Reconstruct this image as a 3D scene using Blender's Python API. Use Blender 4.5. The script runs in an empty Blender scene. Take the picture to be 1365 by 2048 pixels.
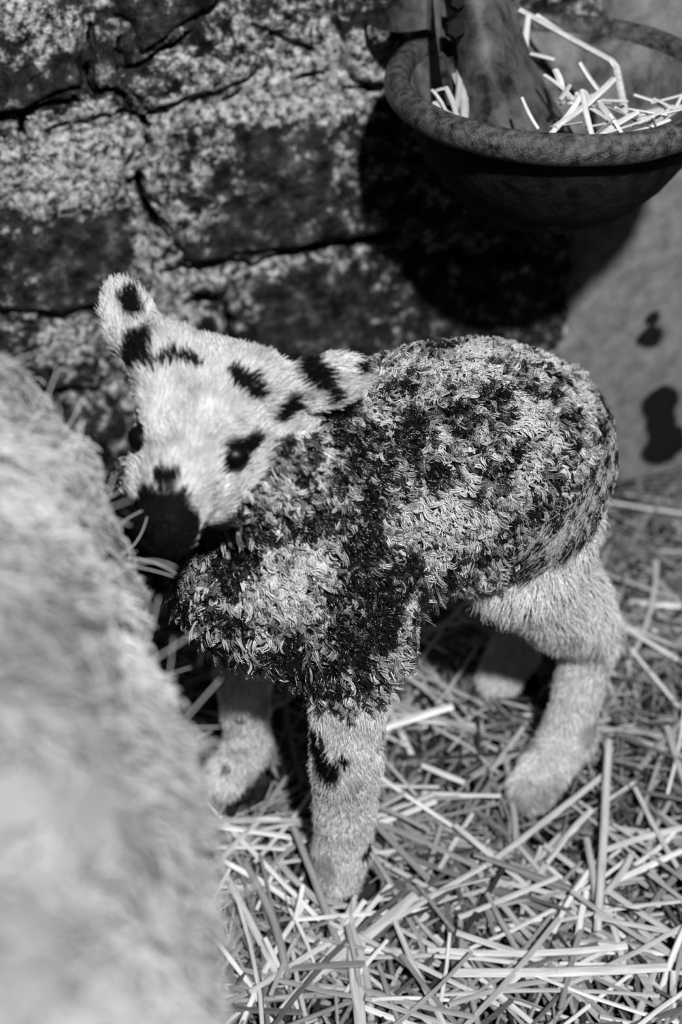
import bpy, bmesh, math, random
import numpy as np
from mathutils import Vector, Matrix
from mathutils.bvhtree import BVHTree

random.seed(7); rng = np.random.default_rng(7)
S = bpy.context.scene
COL = S.collection
# ------------------------------------------------------------------ camera
F_PX, PITCH, CAM_H = 2844.0, math.radians(38.0), 0.95
cam_data = bpy.data.cameras.new('camera'); cam = bpy.data.objects.new('camera', cam_data); COL.objects.link(cam)
cam_data.sensor_fit = 'VERTICAL'; cam_data.sensor_height = 36.0; cam_data.lens = 50.0
cam_data.clip_start = 0.02
cam.location = (0, 0, CAM_H); cam.rotation_euler = (math.pi/2 - PITCH, 0, 0)
cam_data.dof.use_dof = True; cam_data.dof.focus_distance = 0.955; cam_data.dof.aperture_fstop = 3.5
S.camera = cam
# ------------------------------------------------------------------ world, lamp, exposure
W = bpy.data.worlds.new('barn_air'); S.world = W; W.use_nodes = True
W.node_tree.nodes['Background'].inputs[0].default_value = (1, 1, 1, 1)
W.node_tree.nodes['Background'].inputs[1].default_value = 0.005
lamp_data = bpy.data.lights.new('barn_lamp', 'POINT'); lamp_data.energy = 165; lamp_data.shadow_soft_size = 0.06
lamp = bpy.data.objects.new('barn_lamp', lamp_data); COL.objects.link(lamp); lamp.location = (0.36, -0.80, 2.30)
S.view_settings.view_transform = 'Standard'; S.view_settings.look = 'None'
S.view_settings.exposure = 1.3; S.view_settings.gamma = 1.0; S.view_settings.use_curve_mapping = False

# ------------------------------------------------------------------ helpers
def ray(px, py):
    u = (px - 682.5)/F_PX; v = (1024 - py)/F_PX
    return np.array([u, math.cos(PITCH) + v*math.sin(PITCH), -math.sin(PITCH) + v*math.cos(PITCH)])
CAM = np.array([0, 0, CAM_H])
def at_y(px, py, y):
    d = ray(px, py); return CAM + d*(y/d[1])
def at_z(px, py, z):
    d = ray(px, py); return CAM + d*((z - CAM_H)/d[2])

def tag(o, label=None, cat=None, group=None, kind=None):
    if label: o['label'] = label
    if cat: o['category'] = cat
    if group: o['group'] = group
    if kind: o['kind'] = kind
    return o
def empty(name, loc=(0, 0, 0)):
    o = bpy.data.objects.new(name, None); COL.objects.link(o); o.location = loc
    o.empty_display_size = 0.05
    return o
def link(name, data, mat=None, parent=None):
    o = bpy.data.objects.new(name, data); COL.objects.link(o)
    if mat is not None and len(data.materials) == 0: data.materials.append(mat)
    if parent is not None:
        o.parent = parent; o.matrix_parent_inverse = Matrix.Translation(-Vector(parent.location))
    return o
def mesh_np(name, V, Fc, smooth=True):
    me = bpy.data.meshes.new(name)
    V = np.asarray(V, np.float32)
    if isinstance(Fc, np.ndarray):
        n, k = Fc.shape
        me.vertices.add(len(V)); me.vertices.foreach_set('co', V.ravel())
        me.loops.add(n*k); me.loops.foreach_set('vertex_index', Fc.astype(np.int32).ravel())
        me.polygons.add(n); me.polygons.foreach_set('loop_start', np.arange(0, n*k, k, dtype=np.int32))
        me.update(calc_edges=True); me.validate()
    else:
        me.from_pydata(V.tolist(), [], Fc); me.update()
    if smooth: me.polygons.foreach_set('use_smooth', np.ones(len(me.polygons), bool))
    return me
def attr(me, name, vals, domain='POINT'):
    a = me.attributes.new(name, 'FLOAT', domain); a.data.foreach_set('value', np.asarray(vals, np.float32))

# numpy noise: gradient-free value noise with smooth interpolation
_perm = np.random.default_rng(3).random((64, 64, 64)).astype(np.float32)
def vnoise(P):
    P = np.asarray(P, np.float32); i = np.floor(P).astype(np.int32); f = P - i; f = f*f*(3-2*f); i &= 63; j = (i+1) & 63
    x0, y0, z0 = i.T; x1, y1, z1 = j.T; fx, fy, fz = f.T
    def l(a, b, t): return a + (b-a)*t
    return l(l(l(_perm[x0,y0,z0], _perm[x1,y0,z0], fx), l(_perm[x0,y1,z0], _perm[x1,y1,z0], fx), fy),
             l(l(_perm[x0,y0,z1], _perm[x1,y0,z1], fx), l(_perm[x0,y1,z1], _perm[x1,y1,z1], fx), fy), fz)
def fbm(P, scale, octv=4, gain=0.5, seed=0):
    P = np.asarray(P, np.float32)*scale + seed*7.31; a, s, t = 1.0, 0.0, 0.0
    for k in range(octv):
        s = s + a*vnoise(P); t += a; a *= gain; P = P*2.03 + 11.7
    return s/t
def sstep(a, b, x):
    t = np.clip((x-a)/(b-a), 0, 1); return t*t*(3-2*t)

# ------------------------------------------------------------------ materials (node based)
def new_mat(name):
    m = bpy.data.materials.new(name); m.use_nodes = True
    nt = m.node_tree; b = nt.nodes['Principled BSDF']; return m, nt, b
def node(nt, t, **kw):
    n = nt.nodes.new(t)
    for k, v in kw.items(): setattr(n, k, v)
    return n
def ramp(nt, fac, stops):
    r = node(nt, 'ShaderNodeValToRGB'); e = r.color_ramp.elements
    while len(e) < len(stops): e.new(0.5)
    for k, (p, c) in enumerate(stops): e[k].position = p; e[k].color = (c, c, c, 1)
    nt.links.new(fac, r.inputs[0]); return r.outputs[0]
def noise_tex(nt, scale, detail=4, rough=0.55, vec=None, dist=0.0):
    n = node(nt, 'ShaderNodeTexNoise'); n.inputs['Scale'].default_value = scale; n.inputs['Detail'].default_value = detail
    n.inputs['Roughness'].default_value = rough; n.inputs['Distortion'].default_value = dist
    if vec is not None: nt.links.new(vec, n.inputs['Vector'])
    return n.outputs[0]
def math_n(nt, op, a, b=None):
    n = node(nt, 'ShaderNodeMath', operation=op)
    for k, x in enumerate((a, b)):
        if x is None: continue
        if isinstance(x, (int, float)): n.inputs[k].default_value = x
        else: nt.links.new(x, n.inputs[k])
    return n.outputs[0]
def attr_n(nt, name):
    n = node(nt, 'ShaderNodeAttribute'); n.attribute_name = name; return n.outputs['Fac']
def geo_pos(nt): return node(nt, 'ShaderNodeNewGeometry').outputs['Position']
def obj_pos(nt): return node(nt, 'ShaderNodeTexCoord').outputs['Object']
def bump(nt, b, h, strength, dist):
    n = node(nt, 'ShaderNodeBump'); n.inputs['Strength'].default_value = strength; n.inputs['Distance'].default_value = dist
    nt.links.new(h, n.inputs['Height']); nt.links.new(n.outputs[0], b.inputs['Normal'])

def mat_attr_hair(name, rough, spec):
    m, nt, b = new_mat(name)
    nt.links.new(ramp(nt, attr_n(nt, 'tone'), [(0, 0.0), (1, 1.0)]), b.inputs['Base Color'])
    b.inputs['Roughness'].default_value = rough; b.inputs['Specular IOR Level'].default_value = spec
    return m
M_FUR = mat_attr_hair('short_fur', 0.6, 0.10)
M_FLEECE = mat_attr_hair('wet_fleece', 0.20, 0.55)
M_WOOL = mat_attr_hair('ewe_wool', 0.75, 0.15)
def mat_skin(name):
    m, nt, b = new_mat(name)
    nt.links.new(attr_n(nt, 'tone'), b.inputs['Base Color']); b.inputs['Roughness'].default_value = 0.7
    b.inputs['Specular IOR Level'].default_value = 0.1
    bump(nt, b, noise_tex(nt, 300, 3, vec=obj_pos(nt)), 0.4, 0.002)
    return m
M_SKIN = mat_skin('lamb_hide'); M_EWE = mat_skin('ewe_hide')
def mat_simple(name, lo, hi, scale, rough, spec=0.5, bmp=0.0, metal=0.0):
    m, nt, b = new_mat(name)
    n = noise_tex(nt, scale, 5, 0.6, vec=obj_pos(nt))
    nt.links.new(ramp(nt, n, [(0.35, lo), (0.68, hi)]), b.inputs['Base Color'])
    b.inputs['Roughness'].default_value = rough; b.inputs['Specular IOR Level'].default_value = spec; b.inputs['Metallic'].default_value = metal
    if bmp: bump(nt, b, noise_tex(nt, scale*4, 4, vec=obj_pos(nt)), bmp, 0.002)
    return m
M_EYE = mat_simple('dark_eye', 0.001, 0.004, 60, 0.36, 0.15)
M_HOOF = mat_simple('hoof_horn', 0.008, 0.03, 60, 0.5, 0.3, 0.3)
M_EARTH = mat_simple('trodden_earth', 0.008, 0.04, 25, 0.95, 0.1, 0.8)
M_IRON = mat_simple('rusty_iron', 0.002, 0.09, 90, 0.55, 0.35, 0.6)
M_RIM = mat_simple('worn_iron_rim', 0.004, 0.12, 150, 0.42, 0.5, 0.8)
M_SHADED_IRON = mat_simple('shade_darkened_iron', 0.001, 0.02, 70, 0.8, 0.15, 0.5)  # same iron as the rim, darkened to put the shade below it into colour
M_LINING = mat_simple('limed_iron', 0.010, 0.22, 30, 0.8, 0.2, 0.6)
M_PLATE = mat_simple('stained_iron_plate', 0.005, 0.13, 38, 0.6, 0.3, 0.5)
def mat_straw():
    m, nt, b = new_mat('straw')
    t = attr_n(nt, 'tone')
    oi = node(nt, 'ShaderNodeObjectInfo').outputs['Random']
    mp = node(nt, 'ShaderNodeMapping'); nt.links.new(obj_pos(nt), mp.inputs[0]); mp.inputs['Scale'].default_value = (.06, 1, 1)
    n = noise_tex(nt, 620, 3, vec=mp.outputs[0])
    v = math_n(nt, 'MULTIPLY', t, math_n(nt, 'ADD', math_n(nt, 'MULTIPLY', n, 1.3), 0.35))
    v = math_n(nt, 'MULTIPLY', v, math_n(nt, 'ADD', math_n(nt, 'MULTIPLY', oi, 0.3), 0.85))
    nt.links.new(v, b.inputs['Base Color']); b.inputs['Roughness'].default_value = 0.42; b.inputs['Specular IOR Level'].default_value = 0.45
    return m
M_STRAW = mat_straw()
def mat_stone(name, lime_gain):
    m, nt, b = new_mat(name)
    p = geo_pos(nt)
    lime = attr_n(nt, 'lime')
    fine = noise_tex(nt, 150, 5, 0.7, p); mid = noise_tex(nt, 60, 5, 0.65, p); big = noise_tex(nt, 14, 4, 0.6, p)
    dark = ramp(nt, mid, [(0.36, 0.004), (0.55, 0.045), (0.72, 0.20)])
    limec = ramp(nt, fine, [(0.40, 0.025), (0.50, 0.34), (0.62, 0.74)])
    s = math_n(nt, 'ADD', math_n(nt, 'MULTIPLY', lime, lime_gain), math_n(nt, 'MULTIPLY', math_n(nt, 'SUBTRACT', mid, 0.5), 2.6))
    s = math_n(nt, 'ADD', s, math_n(nt, 'MULTIPLY', math_n(nt, 'SUBTRACT', fine, 0.5), 0.9))
    f = ramp(nt, s, [(0.36, 0.0), (0.72, 1.0)])
    mx = node(nt, 'ShaderNodeMix', data_type='RGBA'); nt.links.new(f, mx.inputs['Factor']); nt.links.new(dark, mx.inputs['A']); nt.links.new(limec, mx.inputs['B'])
    nt.links.new(mx.outputs['Result'], b.inputs['Base Color']); b.inputs['Roughness'].default_value = 0.9; b.inputs['Specular IOR Level'].default_value = 0.15
    h = math_n(nt, 'ADD', math_n(nt, 'MULTIPLY', fine, 0.6), mid)
    bump(nt, b, h, 1.0, 0.010)
    return m
M_STONE = mat_stone('limewashed_stone', 1.0)
M_MORTAR = mat_stone('crumbly_lime_mortar', 1.0)
def mat_plaster():
    m, nt, b = new_mat('grey_render')
    p = geo_pos(nt); st = attr_n(nt, 'stain')
    n = noise_tex(nt, 70, 5, 0.6, p); n2 = noise_tex(nt, 420, 3, 0.6, p)
    base = ramp(nt, n, [(0.3, 0.13), (0.7, 0.28)])
    f = ramp(nt, math_n(nt, 'ADD', st, math_n(nt, 'MULTIPLY', math_n(nt, 'SUBTRACT', n, 0.5), 1.1)), [(0.3, 0.0), (0.7, 1.0)])
    dark = ramp(nt, n2, [(0.3, 0.003), (0.7, 0.014)])
    mx = node(nt, 'ShaderNodeMix', data_type='RGBA'); nt.links.new(f, mx.inputs['Factor']); nt.links.new(base, mx.inputs['A']); nt.links.new(dark, mx.inputs['B'])
    nt.links.new(mx.outputs['Result'], b.inputs['Base Color']); b.inputs['Roughness'].default_value = 0.9; b.inputs['Specular IOR Level'].default_value = 0.15
    bump(nt, b, math_n(nt, 'ADD', n, math_n(nt, 'MULTIPLY', n2, 0.4)), 0.5, 0.003)
    return m
M_PLASTER = mat_plaster()

# ------------------------------------------------------------------ implicit surfaces (surface nets)
class Field:
    def __init__(s, lo, hi, h):
        s.lo = np.array(lo, np.float32); s.h = h
        s.n = np.ceil((np.array(hi)-s.lo)/h).astype(int)+1
        s.D = np.full(s.n, 0.08, np.float32)
        s.ax = [s.lo[k] + h*np.arange(s.n[k], dtype=np.float32) for k in range(3)]
    def _win(s, lo, hi):
        a = np.clip(np.floor((np.array(lo)-s.lo)/s.h).astype(int), 0, s.n); b = np.clip(np.ceil((np.array(hi)-s.lo)/s.h).astype(int)+1, 0, s.n)
        sl = tuple(slice(a[k], b[k]) for k in range(3))
        g = np.stack(np.meshgrid(*[s.ax[k][sl[k]] for k in range(3)], indexing='ij'), -1)
        return sl, g
    def _mix(s, sl, d, k, sub=False):
        c = s.D[sl]
        if sub:
            d = -d; h = np.clip(0.5 - 0.5*(c-d)/k, 0, 1) if k else (d > c).astype(np.float32)
            s.D[sl] = c + (d-c)*h + k*h*(1-h)
        else:
            h = np.clip(0.5 + 0.5*(c-d)/k, 0, 1); s.D[sl] = c + (d-c)*h - k*h*(1-h)
    def cone(s, a, b, ra, rb, k=0.015, sub=False):
        a = np.array(a, np.float32); b = np.array(b, np.float32); m = max(ra, rb)+0.045
        sl, g = s._win(np.minimum(a, b)-m, np.maximum(a, b)+m)
        ba = b-a; t = np.clip(((g-a)@ba)/max(ba@ba, 1e-9), 0, 1)
        d = np.linalg.norm(g-a-t[..., None]*ba, axis=-1) - (ra+(rb-ra)*t)
        s._mix(sl, d, k, sub)
    def limb(s, pts, k=0.02, grow=.0015):
        for i, ((p, r), (q, w)) in enumerate(zip(pts[:-1], pts[1:])): s.cone(p, q, r+grow, w+grow, k if i == 0 else .006)
    def chain(s, pts, k=0.015):
        for (p, r), (q, w) in zip(pts[:-1], pts[1:]): s.cone(p, q, r, w, k)
    def ell(s, c, r, R=None, k=0.015, sub=False):
        c = np.array(c, np.float32); r = np.array(r, np.float32); m = r.max()+0.045
        sl, g = s._win(c-m, c+m); q = g-c
        if R is not None: q = q@np.array(R, np.float32)      # columns of R = local axes
        k0 = np.linalg.norm(q/r, axis=-1); k1 = np.linalg.norm(q/(r*r), axis=-1)+1e-9
        s._mix(sl, k0*(k0-1)/k1, k, sub)
    def mesh(s, smooth=3):
        D = s.D; I = D < 0; n = s.n
        c = np.zeros(n-1, np.int8)
        offs = [(i, j, k) for i in (0, 1) for j in (0, 1) for k in (0, 1)]
        def sh(A, o): return A[o[0]:o[0]+n[0]-1, o[1]:o[1]+n[1]-1, o[2]:o[2]+n[2]-1]
        for o in offs: c += sh(I, o)
        act = (c > 0) & (c < 8); idx = np.full(n-1, -1, np.int32); idx[act] = np.arange(act.sum())
        ijk = np.argwhere(act); pos = np.zeros((len(ijk), 3)); cnt = np.zeros(len(ijk))
        val = {o: D[ijk[:, 0]+o[0], ijk[:, 1]+o[1], ijk[:, 2]+o[2]] for o in offs}
        for a in offs:
            for ax in range(3):
                if a[ax]: continue
                b = list(a); b[ax] = 1; b = tuple(b)
                m = (val[a] < 0) != (val[b] < 0); t = np.where(m, val[a]/(val[a]-val[b]+1e-12), 0)
                p = np.tile(np.array(a, float), (len(ijk), 1)); p[:, ax] += t
                pos += p*m[:, None]; cnt += m
        V = s.lo + s.h*(ijk + pos/cnt[:, None])
        F = []
        for ax in range(3):
            u, v = (ax+1) % 3, (ax+2) % 3
            A = I; sa = [slice(1, -1)]*3; sb = [slice(1, -1)]*3
            sa[ax] = slice(0, -1); sb[ax] = slice(1, None)
            x = I[tuple(sa)] != I[tuple(sb)]; e = np.argwhere(x); off = np.ones(3, int); off[ax] = 0; e = e+off
            ins = I[e[:, 0], e[:, 1], e[:, 2]]
            def q(du, dv):
                w = e.copy(); w[:, u] -= du; w[:, v] -= dv; return idx[w[:, 0], w[:, 1], w[:, 2]]
            f = np.stack([q(1, 1), q(0, 1), q(0, 0), q(1, 0)], 1); f[~ins] = f[~ins][:, ::-1]
            F.append(f)
        F = np.concatenate(F); F = F[(F >= 0).all(1)]
        E = np.concatenate([F[:, [0, 1]], F[:, [1, 2]], F[:, [2, 3]], F[:, [3, 0]]])
        for it in range(smooth):
            acc = np.zeros_like(V); ct = np.zeros(len(V))
            for a, b in ((0, 1), (1, 0)):
                for k in range(3): acc[:, k] += np.bincount(E[:, a], V[E[:, b], k], len(V))
                ct += np.bincount(E[:, a], minlength=len(V))
            V = V + 0.5*(acc/np.maximum(ct, 1)[:, None] - V)
        return V, F

def sample_surface(V, F, count, weight=None):
    T = np.concatenate([F[:, [0, 1, 2]], F[:, [0, 2, 3]]])
    a, b, c = V[T[:, 0]], V[T[:, 1]], V[T[:, 2]]
    N = np.cross(b-a, c-a); A = np.linalg.norm(N, axis=1); N = N/np.maximum(A, 1e-12)[:, None]
    w = A.copy()
    if weight is not None: w = w*weight((a+b+c)/3, N)
    t = rng.choice(len(T), count, p=w/w.sum()); r1 = np.sqrt(rng.random(count)); r2 = rng.random(count)
    P = a[t]*(1-r1)[:, None] + b[t]*(r1*(1-r2))[:, None] + c[t]*(r1*r2)[:, None]
    return P, N[t]
def unit(v): return v/np.maximum(np.linalg.norm(v, axis=-1, keepdims=True), 1e-9)
def hair_object(name, P, rad, tone, mat, parent):
    # P (n, k, 3) points, rad (n, k), tone (n,)
    n, k, _ = P.shape
    cd = bpy.data.hair_curves.new(name); cd.add_curves([k]*n)
    cd.attributes['position'].data.foreach_set('vector', P.astype(np.float32).ravel())
    ra = cd.attributes.get('radius') or cd.attributes.new('radius', 'FLOAT', 'POINT')
    ra.data.foreach_set('value', rad.astype(np.float32).ravel())
    ta = cd.attributes.new('tone', 'FLOAT', 'POINT'); ta.data.foreach_set('value', np.repeat(tone, k).astype(np.float32) if tone.ndim == 1 else tone.astype(np.float32).ravel())
    return link(name, cd, mat, parent)

# ------------------------------------------------------------------ setting: wall frame
W0 = np.array([-0.147, 1.132]); WD = unit(np.array([0.534, 0.168])); WN = np.array([WD[1], -WD[0]])   # WN points to the room
def wall_pt(s, z, out=0.0):
    s = np.asarray(s, float); z = np.asarray(z, float); out = np.asarray(out, float)
    return np.stack([W0[0]+WD[0]*s+WN[0]*out, W0[1]+WD[1]*s+WN[1]*out, z+0*s], -1)
def wall_px(px, py):
    d = ray(px, py); t = (WN@(W0-CAM[:2]))/(WN@d[:2]); p = CAM+d*t
    return float((p[:2]-W0)@WD), float(p[2])
def floor_wall_y(x): return W0[1] + (x-W0[0])*WD[1]/WD[0]

def poly_dist(s, z, poly):
    # signed distance, positive inside
    P = np.array(poly); Q = np.roll(P, -1, 0); p = np.stack([s, z], -1); d = np.full(s.shape, 1e9); ins = np.zeros(s.shape, bool)
    for a, b in zip(P, Q):
        ba = b-a; t = np.clip(((p-a)@ba)/max(ba@ba, 1e-12), 0, 1); d = np.minimum(d, np.linalg.norm(p-a-t[..., None]*ba, axis=-1))
        c = ((a[1] > p[..., 1]) != (b[1] > p[..., 1])) & (p[..., 0] < (b[0]-a[0])*(p[..., 1]-a[1])/(b[1]-a[1]+1e-12)+a[0]); ins ^= c
    return np.where(ins, d, -d)

STONES_PX = {
 'A': [(-70,-70),(178,-70),(183,60),(185,190),(110,205),(50,235),(-70,240)],
 'B': [(196,72),(245,70),(254,130),(200,180)],
 'C': [(192,-70),(476,-70),(470,20),(385,64),(345,92),(262,138),(250,66),(195,62)],
 'D': [(196,190),(258,150),(350,104),(392,74),(480,70),(562,110),(505,170),(455,200),(340,224),(282,232),(262,212)],
 'E': [(488,-70),(640,-70),(650,60),(662,140),(560,102),(484,60)],
 'E2': [(650,-70),(1112,-70),(1112,180),(760,182),(692,182),(668,140),(656,60)],
 'F': [(52,244),(110,216),(250,218),(210,240),(110,264),(60,264)],
 'G': [(50,276),(160,268),(215,246),(256,246),(292,290),(268,345),(274,382),(322,470),(330,545),(335,600),(320,632),(200,628),(60,638),(-70,630),(-70,280)],
 'G2': [(-70,246),(40,250),(44,300),(40,300),(-70,275)],
 'H': [(300,252),(335,236),(460,212),(600,168),(690,190),(800,200),(1112,190),(1112,470),(800,476),(700,488),(500,522),(347,544),(330,475),(286,390),(282,355),(304,300)],
 'I': [(355,565),(410,540),(465,552),(466,588),(390,603),(357,582)],
 'J': [(470,615),(512,572),(590,526),(715,500),(1112,486),(1112,790),(800,800),(480,800),(472,700)],
 'K': [(352,620),(440,606),(456,640),(456,700),(390,690),(345,655)],
 'L': [(60,650),(200,640),(216,700),(222,790),(60,790),(-70,780),(-70,640)],
 'M': [(-70,800),(260,800),(300,1000),(-70,1060)],
 'O': [(235,690),(345,670),(455,715),(462,800),(270,790)],
 'P': [(275,805),(620,812),(620,1040),(310,1010)],
 'Q': [(630,812),(1112,805),(1112,980),(630,1040)],
}
stones = {k: [wall_px(*p) for p in v] for k, v in STONES_PX.items()}
# coursed rubble beyond the photographed stretch, to the left
zc = 0.02; r2 = random.Random(5)
s_left = min(p[0] for p in stones['G'])-0.006
while zc < 1.25:
    hgt = r2.uniform(0.09, 0.16); s = s_left
    while s > -1.3:
        w = r2.uniform(0.12, 0.28); j = lambda: r2.uniform(-0.012, 0.012)
        stones['x%d' % len(stones)] = [(s-w+j(), zc+j()), (s-w*0.5, zc+j()*0.5), (s-0.012+min(j(),0), zc+j()), (s-0.012+min(j(),0), zc+hgt-0.012), (s-w*.5, zc+hgt-0.012+j()*.5), (s-w+j(), zc+hgt-0.012)]
        s -= w+0.004
    zc += hgt
top = max(p[1] for p in stones['C'])+0.008; s_end = 0.40
while top < 1.25:
    hgt = r2.uniform(0.1, 0.15); s = s_left
    while s < s_end:
        w = r2.uniform(0.12, 0.26); e = min(s+w, s_end)
        stones['x%d' % len(stones)] = [(s, top), (e-0.01, top+r2.uniform(-.004, .006)), (e-0.012, top+hgt-0.01), (s+r2.uniform(0, .01), top+hgt-0.012)]
        s += w
    top += hgt
# lime patches as shapes on the wall: (px, py, rx, ry, amount)
LIME = [(170,310,120,70,.75),(90,380,50,60,.5),(190,375,60,40,.5),(300,490,45,90,.7),(420,215,150,32,.8),(560,190,110,35,.8),(650,215,120,30,.6),(590,50,70,60,.45),
        (720,130,60,60,.6),(120,40,60,40,.5),(30,60,70,60,.25),(140,680,80,45,.75),(330,600,60,45,.55),(400,560,60,20,.4),(520,540,50,18,.4),(600,525,60,14,.4),(400,445,60,45,.3),(430,300,60,40,.3),(680,330,50,60,.25),
        (330,260,30,25,.5),(15,330,25,50,.5),(340,160,60,60,.2),(180,225,40,14,.3),(480,110,60,40,.3),(300,640,80,40,.6),(390,350,30,30,.1),(20,10,60,30,.4),(620,130,60,30,.4),(110,250,50,16,.4),(430,150,60,30,.2)]
DARK = [(560,340,110,110,.45),(650,440,90,70,.35),(480,470,120,50,.35),(120,480,110,70,.4),(620,650,140,110,.5),(330,30,110,40,.3),(90,170,90,50,.3),(230,150,40,60,.3),(180,560,130,60,.35),(410,580,40,16,.3),(250,430,40,60,.2),(390,640,40,30,.2),(700,60,30,30,.2)]
LW = [(*wall_px(a, b), c/2300, d/2100, e) for a, b, c, d, e in LIME]
DW = [(*wall_px(a, b), c/2300, d/2100, e) for a, b, c, d, e in DARK]
def lime_amount(s, z):
    q = np.stack([s, z, 0*s], -1)
    wob = (fbm(q, 30, 4, .6, seed=1)-.5)*1.7; v = 0.27 + 0.55*(fbm(q, 7, 4, seed=2)-0.5)
    for a, b, rx, rz, e in LW:
        d = np.hypot((s-a)/rx, (z-b)/rz) + wob; v = v + e*0.8*sstep(1.6, 0.3, d)
    for a, b, rx, rz, e in DW:
        d = np.hypot((s-a)/rx, (z-b)/rz) + wob; v = v - .75*e*sstep(1.6, 0.3, d)
    return v
# deep open joints (polyline px, depth, half width px)
CRACKS = [([(345,548),(500,526),(620,508),(715,492),(800,482)],.05,9),([(278,360),(286,395),(310,440),(335,480)],.05,11),([(262,142),(310,118),(355,96),(388,70)],.045,6),([(0,240),(50,238),(110,208),(160,198)],.045,7),
          ([(240,232),(280,240),(335,230)],.05,7),([(284,245),(298,275),(300,310)],.04,6),([(186,60),(186,120),(190,210)],.04,6),([(600,165),(645,150)],.05,5),([(690,184),(765,184)],.045,4),([(455,208),(480,200)],.04,4),
          ([(385,606),(440,606)],.04,8),([(462,615),(470,690)],.045,7),([(100,262),(160,262),(215,244)],.03,4),([(255,70),(250,140)],.03,5),([(45,250),(48,310)],.03,6),([(190,180),(250,200),(262,216)],.04,5)]
CR = [([wall_px(*p) for p in pl], d, w/2250) for pl, d, w in CRACKS]
def crack_depth(s, z):
    out = np.zeros(s.shape)
    q = np.stack([s, z, 0*s], -1); wob = (fbm(q, 45, 4, 0.6, seed=5)-.5)*0.022; brk = sstep(.30, .52, fbm(q, 26, 3, seed=15))
    p = np.stack([s+wob, z+wob], -1)
    for pl, dep, hw in CR:
        d = np.full(s.shape, 1e9)
        for a, b in zip(pl[:-1], pl[1:]):
            a = np.array(a); b = np.array(b); ba = b-a; t = np.clip(((p-a)@ba)/(ba@ba), 0, 1); d = np.minimum(d, np.linalg.norm(p-a-t[..., None]*ba, axis=-1))
        out = np.maximum(out, dep*sstep(hw*1.3, hw*0.4, d))
    return out*(.45+.55*brk)

wall = empty('wall_back', tuple(wall_pt(0, 0))); tag(wall, 'rough limewashed rubble stone wall behind the lamb', None, kind='structure')
S_PL = wall_px(1125, 600)[0]                    # where the smooth render starts
def grid_mesh(name, s0, s1, z0, z1, step, out_fn, mat, keep=None, extra=None):
    ns = max(2, int((s1-s0)/step)+1); nz = max(2, int((z1-z0)/step)+1)
    s, z = np.meshgrid(np.linspace(s0, s1, ns), np.linspace(z0, z1, nz), indexing='ij'); s = s.ravel(); z = z.ravel()
    i, j = np.meshgrid(np.arange(ns-1), np.arange(nz-1), indexing='ij'); i = i.ravel(); j = j.ravel()
    Q = np.stack([i*nz+j, (i+1)*nz+j, (i+1)*nz+j+1, i*nz+j+1], 1)
    if keep is not None:
        km = keep(s, z); Q = Q[km[Q].any(1)]; used = np.unique(Q); re = np.full(len(s), -1); re[used] = np.arange(len(used)); Q = re[Q]; s = s[used]; z = z[used]
    o = out_fn(s, z)
    me = mesh_np(name, wall_pt(s, z, o), Q)
    for nm, fn in (extra or {}).items(): attr(me, nm, fn(s, z))
    return link(name, me, mat, wall)
def mortar_out(s, z):
    q = np.stack([s, z, 0*s], -1)
    o = -0.005 + 0.018*(fbm(q, 30, 4, seed=3)-0.5) + 0.012*(fbm(q, 130, 3, seed=4)-0.5)
    return o - crack_depth(s, z)
inview = (s_left-0.02, S_PL+0.03)
grid_mesh('mortar', inview[0], inview[1], 0.0, 1.0, 0.003, mortar_out, M_MORTAR, extra={'lime': lambda s, z: np.clip(lime_amount(s, z)+0.15, 0, 1) - 3*crack_depth(s, z)/0.05*0.3})
grid_mesh('mortar', -1.3, inview[0], 0.0, 1.0, 0.012, mortar_out, M_MORTAR, extra={'lime': lambda s, z: np.clip(lime_amount(s, z)+0.15, 0, 1)})
grid_mesh('mortar', -1.3, S_PL+.03, 1.0, 1.4, 0.012, mortar_out, M_MORTAR, extra={'lime': lambda s, z: np.clip(lime_amount(s, z)+0.15, 0, 1)})
for key, poly in stones.items():
    P = np.array(poly); lo = P.min(0)-0.004; hi = P.max(0)+0.004
    if lo[0] > S_PL+0.02: continue
    step = 0.0028 if len(key) < 3 and key[0] != 'x' else 0.009
    sd = sum(map(ord, key)); tilt = np.random.default_rng(sd).uniform(-0.06, 0.06, 2); cen = P.mean(0); prd = np.random.default_rng(sd+1).uniform(0.002, 0.010)
    def wob(s, z):
        q = np.stack([s, z, 0*s], -1); return (fbm(q, 28, 3, seed=sd % 17)-.5)*0.016
    def dist(s, z): return poly_dist(s, z, poly) + wob(s, z)
    def out(s, z):
        q = np.stack([s, z, 0*s], -1); d = dist(s, z)
        o = -0.034 + (0.034+prd)*sstep(-0.004, 0.014, d) + 0.012*(fbm(q, 18, 4, seed=sd % 13)-0.5) + 0.008*(fbm(q, 90, 4, 0.6, seed=9)-0.5)
        o = o + np.clip(tilt[0]*(s-cen[0]) + tilt[1]*(z-cen[1]), -0.01, 0.01)*sstep(0, 0.01, d)
        return o - 0.9*crack_depth(s, z)
    grid_mesh('stone', lo[0], hi[0], max(lo[1], -0.01), hi[1], step, out, M_STONE, keep=lambda s, z: dist(s, z) > -0.003, extra={'lime': lime_amount})
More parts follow.
